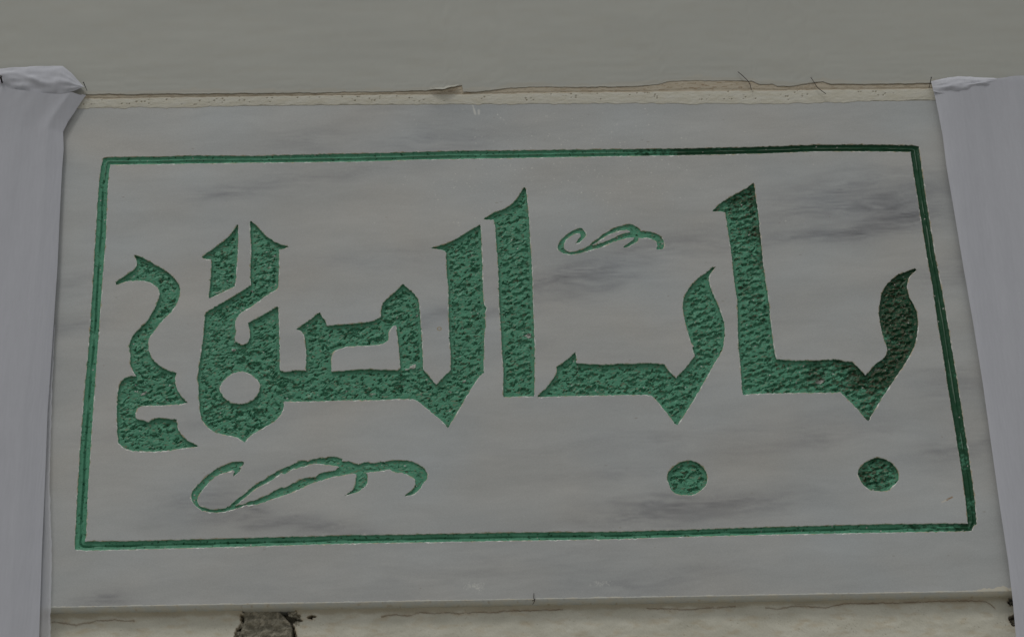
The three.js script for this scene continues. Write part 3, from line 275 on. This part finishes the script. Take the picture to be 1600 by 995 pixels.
// ---------------------------------------------------------------- marble: grey clouds, streaks, fine grain, dust and dribbles of white paint
const TW = 2048, TH = 1184, MW = 960, MH = 555;       // the texture spans 960 x 555 mm
function marbleTexture() {
  const d = new Uint8Array(TW * TH * 4), toS = (v) => Math.round(255 * clamp(v <= 0.0031308 ? 12.92 * v : 1.055 * v ** (1 / 2.4) - 0.055));
  const field = new Float32Array((TW / 4) * (TH / 4) * 3), fw = TW / 4, fh = TH / 4, C = P.clouds;
  for (let j = 0; j < fh; j++) for (let i = 0; i < fw; i++) {
    const x = (i + 0.5) / fw * MW - MW / 2, y = (j + 0.5) / fh * MH - MH / 2;
    const u = x - 0.12 * y + 14 * fbm(x * 0.008, y * 0.02, 3), v = y - 0.03 * x + 9 * fbm(x * 0.006 + 9, y * 0.016, 3);
    let g = 0.8 * fbm(u * 0.0035, v * 0.016, 5) + 0.28 * fbm(u * 0.02, v * 0.08, 4) + 0.22 * fbm(u * 0.009, v * 0.16, 4) + 0.12 * fbm(x * 0.12, y * 0.2, 3);
    let k = 0;
    for (let q = 0; q < C.length; q += 5) {
      const dx = u - C[q], dy = v - C[q + 1] - 0.08 * (u - C[q]) * (q % 2 ? 1 : 0.6), r = (dx / C[q + 2]) ** 2 + (dy / C[q + 3]) ** 2;
      if (r < 6) k += C[q + 4] * Math.exp(-r * 0.9) * clamp(0.85 + 0.7 * fbm(u * 0.014, v * 0.05 + q, 3) + 0.9 * fbm(u * 0.016 - v * 0.03, v * 0.2 + q, 4), 0.05, 1.7);
    }
    const o = (j * fw + i) * 3;
    field[o] = g; field[o + 1] = k; field[o + 2] = fbm(x * 0.004 + 30, y * 0.006, 3);
  }
  const at = (i, j, k) => { const x = clamp(i / 4 - 0.5, 0, fw - 1.001), y = clamp(j / 4 - 0.5, 0, fh - 1.001), a = x | 0, b = y | 0, s = x - a, t = y - b, o = (b * fw + a) * 3 + k, w = fw * 3; return lerp(lerp(field[o], field[o + 3], s), lerp(field[o + w], field[o + w + 3], s), t); };
  for (let j = 0; j < TH; j++) for (let i = 0; i < TW; i++) {
    const g = at(i, j, 0), k = at(i, j, 1), h = at(i, j, 2), e = (rnd() - 0.5) * 0.1 + 0.04 * n2(i * 0.23, j * 0.23);
    let l = 0.408 * (1 + 0.14 * g + e) * (1 - 0.68 * clamp(k, 0, 1.1));
    const warm = h * 0.05 - 0.015 * k;
    const o = (j * TW + i) * 4;
    d[o] = toS(l * (0.98 + warm)); d[o + 1] = toS(l * (1.0 - 0.012 * k)); d[o + 2] = toS(l * (0.975 - warm + 0.05 * k)); d[o + 3] = 255;
  }
  const spot = (x, y, r, a, c = [205, 205, 198], sx = 1) => {
    const ci = (x + MW / 2) / MW * TW, cj = (y + MH / 2) / MH * TH, rp = r / MW * TW;
    for (let j = Math.floor(cj - rp - 1); j <= cj + rp + 1; j++) for (let i = Math.floor(ci - rp * sx - 1); i <= ci + rp * sx + 1; i++) {
      if (i < 0 || j < 0 || i >= TW || j >= TH) continue;
      const q = a * smooth(rp + 0.6, rp - 0.6, Math.hypot((i - ci) / sx, j - cj)); if (q <= 0) continue;
      const o = (j * TW + i) * 4; for (let k = 0; k < 3; k++) d[o + k] = lerp(d[o + k], c[k], q);
    }
  };
  for (let k = 0; k < 900; k++) {                     // grains of white dust, thickest right of the middle near the top
    const x = 60 + 125 * (rnd() + rnd() + rnd() - 1.5) * 1.5, y = 190 + 55 * (rnd() + rnd() - 1) * 1.5;
    spot(x, y, 0.2 + 0.6 * rnd() ** 3, 0.35 + 0.5 * rnd());
  }
  for (let k = 0; k < 500; k++) spot(95 + 60 * (rnd() + rnd() - 1), 232 + 22 * (rnd() + rnd() - 1), 0.22, 0.4 * rnd() + 0.15);
  for (let k = 0; k < 260; k++) spot((rnd() - 0.5) * 900, (rnd() - 0.5) * 530, 0.15 + 0.3 * rnd() ** 3, 0.3 * rnd() + 0.1);
  for (let k = 0; k < 60; k++) spot((rnd() - 0.5) * 880, (rnd() - 0.5) * 520, 0.3 + 0.3 * rnd(), 0.25, [96, 82, 62], 1 + 2 * rnd());
  for (let y = 269; y > 257; y -= 0.3) { spot(-42.2 + (269 - y) * 0.22, y, y > 264 ? 0.8 : 1.3, 0.16); if (y < 263) spot(-36, y, 1.3, 0.14); }
  for (const [bx, by, n, w, h] of [[-54, -255, 90, 13, 4], [-49, -258, 40, 5, 6], [63.5, -255.5, 50, 11, 3]]) for (let k = 0; k < n; k++) spot(bx + (rnd() + rnd() - 1) * w, by + (rnd() + rnd() - 1) * h, 0.3 + 0.35 * rnd(), 0.35);
  for (let k = 0; k < 26; k++) { const a = k / 26 * 6.283; spot(-81.2 + 1.9 * Math.cos(a), 9.5 + 1.7 * Math.sin(a), 0.45, 0.5, [150, 128, 92]); }
  for (let k = 0; k < 40; k++) spot(392 + k * 0.28 + rnd(), -184 + k * 0.14 + rnd() * 1.2, 0.35, 0.4, k < 18 ? [214, 205, 186] : [140, 100, 60], 2);
  for (const [x, y, l, s] of [[250, 236, 60, 0.08], [300, 229, 75, 0.06], [330, 240, 40, 0.1], [120, 222, 60, 0.03], [-150, -225, 14, 0.4], [150, 243, 70, -0.02]]) for (let k = 0; k < l; k += 0.35) spot(x + k, y + k * s + 0.4 * n2(k * 0.1, x), 0.3, 0.13 * clamp(0.6 + n2b(k * 0.2, y)));
  const t = new THREE.DataTexture(d, TW, TH); t.colorSpace = THREE.SRGBColorSpace; t.magFilter = THREE.LinearFilter; t.needsUpdate = true;
  return t;
}
const marble = new THREE.MeshPhysicalMaterial({ map: marbleTexture(), roughness: 0.55, specularIntensity: 0.6 });
const marbleUv = (g) => { const p = g.attributes.position, uv = []; for (let i = 0; i < p.count; i++) uv.push(clamp((p.getX(i) * 1000 + MW / 2) / MW), clamp((p.getY(i) * 1000 + MH / 2) / MH)); g.setAttribute('uv', new THREE.Float32BufferAttribute(uv, 2)); return g; };

const plaque = thing('plaque', 'grey-veined white marble plaque with carved green lettering and border, set in the wall', 'plaque');

// an outline cut by hand: short steps with small nicks. Returns [{x, y, nx, ny, cut}], n pointing out of the green, cut the width of the broken arris
function chisel(poly, hole = false, step = 1.0, rough = 1) {
  const sgn = (area(poly) > 0 ? 1 : -1) * (hole ? -1 : 1), res = [];
  for (let i = 0; i < poly.length; i++) {
    const a = poly[i], b = poly[(i + 1) % poly.length], L = Math.hypot(b[0] - a[0], b[1] - a[1]), n = Math.max(1, Math.round(L / step));
    for (let k = 0; k < n; k++) res.push({ x: lerp(a[0], b[0], k / n), y: lerp(a[1], b[1], k / n) });
  }
  const N = res.length;
  for (let i = 0; i < N; i++) {
    const a = res[(i + N - 1) % N], b = res[(i + 1) % N], L = Math.hypot(b.x - a.x, b.y - a.y) || 1;
    res[i].nx = sgn * (b.y - a.y) / L; res[i].ny = -sgn * (b.x - a.x) / L;
  }
  const bend = res.map((r, i) => { const a = res[(i + N - 3) % N], c = res[(i + 3) % N], ux = r.x - a.x, uy = r.y - a.y, vx = c.x - r.x, vy = c.y - r.y; return smooth(0.35, 0.92, (ux * vx + uy * vy) / (Math.hypot(ux, uy) * Math.hypot(vx, vy) + 1e-9)); });
  for (let i = 0; i < N; i++) {
    const r = res[i], soft = bend[i];
    const nick = Math.max(0, n2b(r.x * 0.33, r.y * 0.33) - 0.5) * 1.7;
    const o = soft * rough * (0.24 * n2(r.x * 0.4, r.y * 0.4) + 0.17 * n2c(r.x * 0.95, r.y * 0.95) + nick);
    r.x += r.nx * o; r.y += r.ny * o;
    r.cut = (0.55 + 1.05 * clamp(0.4 + n2c(r.x * 0.12, r.y * 0.12)) * clamp(0.5 + n2(r.x * 0.5, r.y * 0.5))) * lerp(0.12, 1, soft);
  }
  return res;
}
const rim = (o) => o.map((r) => new THREE.Vector2((r.x + r.nx * r.cut) / 1000, (r.y + r.ny * r.cut) / 1000));

// ---------------------------------------------------------------- green paint
const FADED = [0.08, 0.268, 0.165], DEEP = [0.005, 0.05, 0.018], WORN = [0.21, 0.175, 0.115], CHIP = [0.42, 0.41, 0.38];
// pits that the point of the chisel broke out: > 0 inside a pit
function broken(x, y, g, calm = 1) {
  const u = x * 0.97 + y * 0.24, v = y * 0.97 - x * 0.24, right = smooth(-60, 300, x);
  const lat = smooth(-150, 20, x), n = fbm(u * lerp(0.085, 0.07, lat) + 0.45 * n2(x * 0.06, y * 0.07), v * lerp(0.19, 0.15, lat) + 0.5 * n2(y * 0.07 + 20, x * 0.065), 4, n2c);
  const f = (0.95 - 0.3 * lat) * n + 0.13 * n2b(u * 0.5, v * 0.7) + (0.15 + 0.6 * lat) * g.low;
  const some = 0.15 * fbm(x * 0.018 + 8, y * 0.022, 2) + 0.09 * right - 0.14 * smooth(-300, -380, x) * smooth(-40, 10, y);
  return f - (0.23 - 0.2 * lat - some) - 0.7 * (1 - calm);
}
function paint(x, y, k = 0, g = null) {
  const edge = x + 0.4 * y - 297 + (y > 190 ? 75 : 0), fine = n2b(x * 0.3, y * 0.3);
  const fresh = clamp((edge / 120 + 0.9 * fbm(x * 0.022, y * 0.022, 3) + 0.7 * fbm(x * 0.12, y * 0.2, 3) + 0.15 * fine) * 1.5 + 0.5);
  let c = mix(FADED, DEEP, fresh * 0.95);
  c = c.map((v) => v * (1 + 0.14 * fbm(x * 0.05, y * 0.05, 3) + 0.06 * fine));
  if (g) {
    const s = fbm(x * 0.11 + 17, y * 0.2 - 5, 4, n2b), w = fbm(x * 0.13 + 3, y * 0.3 + 8, 4);
    c = mix(c, DEEP, 0.75 * smooth(0.34, 0.4, s));                                     // remains of an older, darker coat
    c = mix(c, WORN, 0.6 * smooth(0.3, 0.42, w));                                     // rubbed to the brown ground
    if (fresh > 0.5 && fbm(x * 0.1, y * 0.24, 3, n2c) > 0.22) c = mix(c, [0.1, 0.095, 0.06], 0.8 * k);
    if (g.cell > 0.975 && g.crest > 0.3 && k > 0.5) c = mix(c, CHIP, 0.85);
  } else {
    const s = fbm(x * 0.16 + 4, y * 0.2, 4, n2c);
    if (s > 0.36) c = mix(c, DEEP, 0.85 * smooth(0.36, 0.42, s));
  }
  if (hash(Math.floor(x / 1.1), Math.floor(y / 1.1), 2) > 0.9985 - 0.0015 * smooth(-100, 300, x)) c = CHIP;
  return c;
}
// scalloped tool marks: each stroke of the chisel leaves a face that rises downward to a broken crest
function gouge(x, y) {
  const loose = smooth(260, 60, x), wx = x + (1.6 + 3.4 * loose) * fbm(x * 0.075, y * 0.075, 3), wy = y + (1.4 + 2.6 * loose) * fbm(x * 0.075 + 31, y * 0.075, 3);
  const v = (wy * 0.94 - wx * 0.34) / 7.2, u = (wx * 0.94 + wy * 0.34) / 8.8 + 0.5 * (Math.floor(v) % 2 ? 1 : 0), iu = Math.floor(u), iv = Math.floor(v);
  let b1 = 9, b2 = 9, lv = 0, lu = 0, id = 0; const jit = 0.62 + 0.3 * loose, odd = iv % 2 ? 1 : 0;
  for (let j = -1; j <= 1; j++) for (let i = -1; i <= 1; i++) {
    const b = iv + j, a = iu + i, shift = 0.5 * (odd - (b % 2 ? 1 : 0)), cx = a + 0.5 + shift + jit * (hash(a, b, 1) - 0.5), cy = b + 0.5 + jit * (hash(a, b, 2) - 0.5), d = (u - cx) ** 2 * 0.8 + (v - cy) ** 2 * 1.1;
    if (d < b1) { b2 = b1; b1 = d; lv = v - cy; lu = u - cx; id = hash(a, b, 5); } else if (d < b2) b2 = d;
  }
  const calm = lerp(1, smooth(-0.32, 0.22, fbm(x * 0.035 + 3, y * 0.045, 3)), 0.25 + 0.6 * loose);
  const amp = (0.15 + 1.25 * id * id + 0.2 * id) * calm;
  const pit = smooth(0.22, 0.5, fbm(x * 0.16, y * 0.3 + 0.06 * x, 3)) * calm;
  const h = amp * (-lv * 1.6) - 0.7 * pit;
  return { h, low: smooth(-0.1, 0.5, -lv * 1.1 - 0.15 * lu - 1.3 * lu * lu + 0.4 * (id - 0.4)) - 0.5, crest: smooth(0.0, 0.45, -lv) * smooth(0.25, 0.7, id) * calm, cell: hash(Math.round(id * 99991), 3, 9) };
}
function walls(s, o, deep, sides) {                   // broken arris and cut side of one outline
  const N = o.length, rows = [];
  for (const r of o) {
    const pale = clamp(0.55 + 0.9 * n2(r.x * 0.15, r.y * 0.15)), c = paint(r.x, r.y);
    const stone = mix([0.66, 0.655, 0.62], [0.4, 0.345, 0.24], clamp(0.4 + n2b(r.x * 0.08, r.y * 0.08) - 0.4 * r.ny * 0));
    rows.push([s.v(r.x + r.nx * r.cut, r.y + r.ny * r.cut, 0, stone), s.v(r.x + r.nx * 0.02, r.y + r.ny * 0.02, -0.4, mix(c, stone, pale * 0.9)),
      s.v(r.x - r.nx * 0.04, r.y - r.ny * 0.04, -0.75, mix(c, stone, 0.15 * pale)), s.v(r.x - r.nx * sides, r.y - r.ny * sides, -deep, c)]);
  }
  for (let i = 0; i < N; i++) for (let k = 0; k < 3; k++) { const a = rows[i], b = rows[(i + 1) % N]; s.q(a[k], b[k], b[k + 1], a[k + 1]); }
}
const green = new THREE.MeshPhysicalMaterial({ vertexColors: true, roughness: 0.45, specularIntensity: 0.45 });
const holesOf = { word: ['word_hole1', 'word_hole2'], scroll_small: ['scroll_small_hole'], scroll_large: ['scroll_large_hole'] };
const cutOuts = [], islands = [];
function carve(key, name, label, { pitch = 0.62, amp = 1, deep = 3.1 } = {}) {
  const outer = P[key], holes = (holesOf[key] ?? []).map((k) => P[k]), s = new Surface();
  const o = chisel(outer); cutOuts.push(rim(o)); walls(s, o, deep + 2.5, 0.3);
  for (const h of holes) { const q = chisel(h, true); islands.push(rim(q)); walls(s, q, deep + 2.5, 0.3); }
  let x0 = 1e9, x1 = -1e9, y0 = 1e9, y1 = -1e9;
  for (const [x, y] of outer) { x0 = Math.min(x0, x); x1 = Math.max(x1, x); y0 = Math.min(y0, y); y1 = Math.max(y1, y); }
  x0 -= 2; y0 -= 2; const nx = Math.ceil((x1 + 2 - x0) / pitch), ny = Math.ceil((y1 + 2 - y0) / pitch);
  const floor = grid(nx, ny, (i, j) => {
    const x = x0 + i * pitch, y = y0 + j * pitch;
    let d = distTo(outer, x, y); if (!inside(outer, x, y)) d = -d;
    if (d < -1.5) return null;
    for (const h of holes) { let e = distTo(h, x, y); if (inside(h, x, y)) e = -e; d = Math.min(d, e); }
    if (d < -1.5) return null;
    const k = smooth(1.4, lerp(3.6, 4.6, smooth(-50, 50, x)), d) * amp, g = gouge(x, y);
    const off = smooth(-0.03, 0.09, broken(x, y, g, k));
    const z = -deep + 0.5 * smooth(3.5, 0, d) + k * (g.h * 1.25 + 0.5) - 2.1 * off + 0.1 * n2(x * 0.6, y * 0.6) + 0.22 * fbm(x * 0.12, y * 0.12, 2);
    return [x, y, Math.min(z, -0.35), paint(x, y, k, g)];
  });
  const geo = mergeGeometries([s.geometry(), floor.geometry()]);
  return mesh(name, geo, green, plaque, label);
}
carve('baa_right', 'letter', 'tall first stroke and right-hand bowl, darkest green on the right');
carve('baa_mid', 'letter_001', 'low carved stroke with a flame-shaped upright end');
carve('alif_mid', 'letter_002', 'free-standing tall carved stroke in the middle');
carve('word', 'letter_003', 'long joined carved word with a round eye');
carve('alif_top', 'letter_004', 'short slanting carved stroke beside the joined word');
carve('haa', 'letter_005', 'curling carved letter at the left end');
carve('dot_a', 'dot', 'left carved green dot', { pitch: 0.5 });
carve('dot_b', 'dot_001', 'right carved green dot, darker', { pitch: 0.5 });
carve('scroll_small', 'flourish', 'small carved flourish above the lettering', { pitch: 0.4, amp: 0.5, deep: 1.7 });
carve('scroll_large', 'flourish_001', 'large carved flourish below the lettering', { pitch: 0.45, amp: 0.6, deep: 1.8 });

// border: two channels side by side with a thin ridge left between them
const bandOut = chisel(P.band_out, false, 1.2, 0.6), bandIn = chisel(P.band_in, true, 1.2, 0.6);
{
  const s = new Surface(), pitch = 0.62; walls(s, bandOut, 4.5, 0.3); walls(s, bandIn, 4.5, 0.3);
  const A = P.band_out, B = P.band_in, x0 = -432, y0 = -220;
  const f = grid(Math.ceil(868 / pitch), Math.ceil(442 / pitch), (i, j) => {
    const x = x0 + i * pitch, y = y0 + j * pitch;
    if (Math.abs(x) < 398 && Math.abs(y) < 190) return null;
    let a = distTo(A, x, y); if (!inside(A, x, y)) a = -a;
    if (a < -1.4 || a > 16) return null;
    let b = distTo(B, x, y); if (inside(B, x, y)) b = -b;
    if (b < -1.4) return null;
    const across = (a - b) / 2, line = Math.exp(-((across + 0.4 * n2(x * 0.02, y * 0.02)) ** 2) / (y > 185 ? 0.35 : 0.6)) * clamp(0.85 + 0.8 * n2b(x * 0.03, y * 0.03));
    const ridge = y > 185 || x > 385 ? line : 0, slit = y > 185 || x > 385 ? 0 : line;
    const z = -1.7 + 1.2 * ridge - 3.2 * slit - 0.5 * Math.cos(clamp(Math.abs(across) / 2.2 - 1, -1, 1) * Math.PI) * 0.6 + 0.35 * smooth(1.6, 0, Math.min(a, b)) + 0.12 * n2(x * 0.5, y * 0.5) + 0.3 * fbm(x * 0.1, y * 0.1, 3);
    return [x, y, Math.min(-0.3, z), mix(paint(x, y), [0.2, 0.27, 0.21], 0.7 * smooth(0.6, 0.95, ridge))];
  });
  mesh('border', mergeGeometries([s.geometry(), f.geometry()]), green, plaque, 'thin double green line carved round the inscription');
}

// the slab: front with every carving cut out of it, eased lower arris, edges 24 mm deep
{
  const corners = [[-472, 272.9], [464, 266.2], [464, -272.8], [-472, -266.7]], sh = (p) => new THREE.Shape(p), parts = [];
  const outer = sh(corners.map(([x, y]) => new THREE.Vector2(x / 1000, y / 1000))); outer.holes.push(new THREE.Path(rim(bandOut)));
  const inner = sh(rim(bandIn)); for (const c of cutOuts) inner.holes.push(new THREE.Path(c));
  for (const q of [outer, inner, ...islands.map(sh)]) parts.push(marbleUv(new THREE.ShapeGeometry(q)));
  const e = new Surface(), W = [1, 1, 1], ring = (k, z) => corners.map(([x, y]) => [x + (x < 0 ? -k : k), y + (y < 0 ? -k : k), z]);
  const loops = [ring(0, 0), ring(0.4, -0.2), ring(2.6, -2.6), ring(3.0, -24)];
  for (let l = 0; l < 3; l++) for (let i = 0; i < 4; i++) { const j = (i + 1) % 4, a = loops[l][i], b = loops[l][j], c = loops[l + 1][j], d = loops[l + 1][i]; e.q(e.v(...a, W), e.v(...b, W), e.v(...c, W), e.v(...d, W)); }
  { const b = loops[3]; e.q(e.v(...b[0], W), e.v(...b[1], W), e.v(...b[2], W), e.v(...b[3], W)); }
  const eg = e.geometry(); eg.deleteAttribute('color'); parts.push(marbleUv(eg));
  mesh('slab', mergeGeometries(parts.map((g) => g.toNonIndexed())), marble, plaque, 'white marble with grey clouds and specks of white dust');
}

// mortar smeared along the slab's lower edge
{
  const g = grid(1400, 7, (i, j) => {
    const x = -480 + i * 0.68, y0 = yAt([[-472, -266.7], [464, -272.8]], x) - 1.0, w = clamp(0.4 + 1.2 * fbm(x * 0.02, 3, 4)), t = j / 7;
    const rise = (0.2 + 1.2 * clamp(fbm(x * 0.035, 12, 4) + 0.1)) + smooth(395, 440, x) * (3 + 2 * n2(x * 0.15, 3));
    const row = [[1 + rise, 0.04], [0.9, 0.22 + 0.2 * w], [0.1, 0.24], [-1.4, -0.9], [-2.7, -2.3], [-3.25, -4], [-3.3, -7], [-3.3, -12]][j], y = y0 + 1 + row[0], z = row[1];
    const n = fbm(x * 0.06, y * 0.2, 4);
    let c = mix([0.47, 0.485, 0.455], [0.52, 0.49, 0.4], clamp(0.4 + 0.9 * n + 0.5 * smooth(380, 430, x)));
    c = mix(c, [0.36, 0.28, 0.18], 0.6 * smooth(0.72, 0.9, n2b(x * 0.11, y * 0.25)));
    return [x, y + 0.25 * n2(x * 0.3, j), z, c];
  });
  mesh('mortar_smear', g.geometry(), matte(), plaque, 'cream mortar smeared on the lower edge');
}

// ---------------------------------------------------------------- sheer white curtains nailed up over both ends
const cloth = new THREE.MeshPhysicalMaterial({ vertexColors: true, roughness: 0.95, transmission: 0.22, thickness: 0, side: THREE.DoubleSide, sheen: 0.2, sheenRoughness: 0.8 });
const sheer = new THREE.MeshPhysicalMaterial({ vertexColors: true, roughness: 0.95, transparent: true, opacity: 0.42, side: THREE.DoubleSide });
const CLOTH = [0.535, 0.545, 0.592];
function edgeAt(line, y) { const r = line.map(([x, yy]) => [-yy, x]); return yAt(r, -y); }
function curtain(side, label, edge, low, top) {       // side -1: left of the plaque, 1: right
  const t = thing('curtain', label, 'curtain', 'sheer white curtains at the ends of the plaque');
  const yTop = edge[0][1], yBot = -560, slopeEnd = edge[edge.length - 1], weave = (x, y) => 1 + 0.025 * n2(x * 0.35, y * 0.02) + 0.02 * fbm(x * 0.02, y * 0.015, 3) + 0.015 * n2b(x * 0.9, y * 0.9);
  const ex = (y) => y > slopeEnd[1] ? edgeAt(edge, y) : slopeEnd[0] + (y - slopeEnd[1]) * (side < 0 ? 0.08 : -0.02);
  const main = grid(160, 300, (i, j) => {
    const v = (j / 300) ** 1.15, ye = lerp(yTop, yBot, v), u = (i / 160) ** 1.5, x = ex(ye) + side * u * 230, k = Math.max(0, 1 - v * 7);
    const y = ye + 5 * k * k * smooth(4, 14, u * 230) + (yAt(low, x) - yAt(low, edge[0][0])) * k * k;
    const w = u * 230, gather = Math.exp(-(yTop - ye) / 60);
    let z = lerp(5, 11, gather * (1 - Math.exp(-w / 20))) + 2 * (1 - Math.exp(-w / 6)) + 1.6 * n2(w * 0.012 + side * 7, ye * 0.0016) + 0.8 * n2b(w * 0.035, ye * 0.003 + side) + 0.06 * n2c(x * 0.3, y * 0.03);
    z += 1.3 * Math.exp(-(((w - 15 - 0.02 * (yTop - ye)) / 4) ** 2)) * (side < 0 ? 0.35 : 0.1);
    z += gather * 0.6 * n2(w * 0.05, ye * 0.01);
    z = Math.max(z, 3.6);
    return [x, y, z, CLOTH.map((c) => c * weave(x, y))];
  });
  mesh('cloth', main.geometry(), cloth, t);
  const x0 = edge[0][0] + side * (side < 0 ? 0.5 : -0.5), fold = grid(120, 26, (i, j) => {   // the top edge folded over into a loose roll
    const u = (i / 120) ** 1.2, x = x0 + side * u * (side < 0 ? 142 : 160), a = yAt(low, x), b = yAt(top, x), v = j / 26, full = Math.sin(Math.PI * clamp(u * 3.2, 0, 0.5));
    const wr = 1.5 * Math.exp(-(((v - 0.45 - 0.25 * n2(x * 0.012, side)) / 0.1) ** 2)) + 0.8 * n2(x * 0.03, v * 3 + side) + 0.35 * n2b(x * 0.1, v * 2);
    return [x, lerp(a - 1.6 * full, b, v), 8 + full * (5 * Math.sin(Math.PI * (0.12 + 0.85 * v)) + wr) - 3 * v, CLOTH.map((c) => c * weave(x, v * 30))];
  });
  mesh('folded_top', fold.geometry(), cloth, t, 'gathered top edge folded over');
  if (side < 0) {
    const hem = grid(14, 160, (i, j) => {
      const v = j / 160, y = lerp(20, -420, v), xr = y > -300 ? edgeAt(P.hem_edge, y) : P.hem_edge[P.hem_edge.length - 1][0], xl = ex(y) - 9, u = i / 14;
      return [lerp(xl, xr + 0.5 * n2(y * 0.12, 1) * u, u), y, 2.6 + 0.6 * Math.sin(u * 3.1) + 0.6 * n2(y * 0.01, u * 2) + (u > 0.9 ? 0.5 : 0), CLOTH.map((c) => c * (u > 0.86 ? 1.3 : 1.1))];
    });
    mesh('hem', hem.geometry(), sheer, t, 'thin see-through selvage hanging behind the edge');
  }
  return t;
}
curtain(-1, 'sheer white curtain covering the left end of the plaque, gathered at a nail', P.left_edge, P.left_fold_low.slice().sort((a, b) => a[0] - b[0]), P.left_fold_top.slice().sort((a, b) => a[0] - b[0]));
curtain(1, 'sheer white curtain slanting over the right end of the plaque', P.right_edge, P.right_fold_low, P.right_fold_top);

// ---------------------------------------------------------------- small things: nails, bristles, a scrap of twig
const dark = new THREE.MeshStandardMaterial({ color: new THREE.Color().setRGB(0.02, 0.018, 0.022), roughness: 0.6, metalness: 0.3 });
function nail(a, b, label, r = 0.7) {
  const t = thing('nail', label, 'nail', 'dark nails holding the curtains');
  const A = new THREE.Vector3(a[0], a[1], a[2]).divideScalar(1000), B = new THREE.Vector3(b[0], b[1], b[2]).divideScalar(1000), d = B.clone().sub(A), L = d.length();
  const put = (g) => { g.applyQuaternion(new THREE.Quaternion().setFromUnitVectors(new THREE.Vector3(0, 1, 0), d.clone().normalize())); g.translate(A.x, A.y, A.z); return g; };
  const sh = new THREE.CylinderGeometry(r / 1000, r * 0.5 / 1000, L, 10); sh.translate(0, L / 2, 0); mesh('shank', put(sh), dark, t);
  const hd = new THREE.CylinderGeometry(r * 1.5 / 1000, r * 1.7 / 1000, r * 0.8 / 1000, 12); hd.translate(0, L, 0); mesh('head', put(hd), dark, t);
}
const N = P.nails;
nail([N[1][0], N[1][1] + 4, 4], [N[0][0] + 0.5, N[0][1] - 4, 19], 'dark nail through the curtain top at the left border of the photo', 1.1);
nail([N[3][0], N[3][1] + 6, 4], [N[2][0], N[2][1], 14], 'small dark nail at the pointed corner of the left curtain', 0.45);
nail([N[5][0] + 0.5, N[5][1] + 8, 4], [N[4][0], N[4][1], 14], 'small dark nail at the upper left corner of the right curtain', 0.45);
function hair(key, z, r, name, label, category, group, extra) {
  const t = thing(name, label, category, group);
  const tube = (p) => new THREE.TubeGeometry(new THREE.CatmullRomCurve3(p.map(([x, y], i) => new THREE.Vector3(x / 1000, y / 1000, (z + (i === 1 ? 1.2 : 0)) / 1000))), 30, r / 1000, 6);
  mesh('strand', tube(P[key]), new THREE.MeshStandardMaterial({ color: new THREE.Color().setRGB(0.05, 0.042, 0.035), roughness: 0.7 }), t);
  if (extra) mesh('strand', tube(P[extra]), dark, t);
}
hair('bristle_a', 4.5, 0.38, 'bristle', 'short bent brush bristle on the paint edge, the left one of two', 'bristle', 'brush bristles stuck in the paint');
hair('bristle_b', 4.5, 0.36, 'bristle', 'longer slanting brush bristle beside the chipped paint, the right one of two', 'bristle', 'brush bristles stuck in the paint');
hair('twig', 0.8, 0.3, 'twig', 'tiny dark twig standing on the lower edge of the plaque', 'twig', undefined, 'twig_b');

renderer.render(scene, camera);
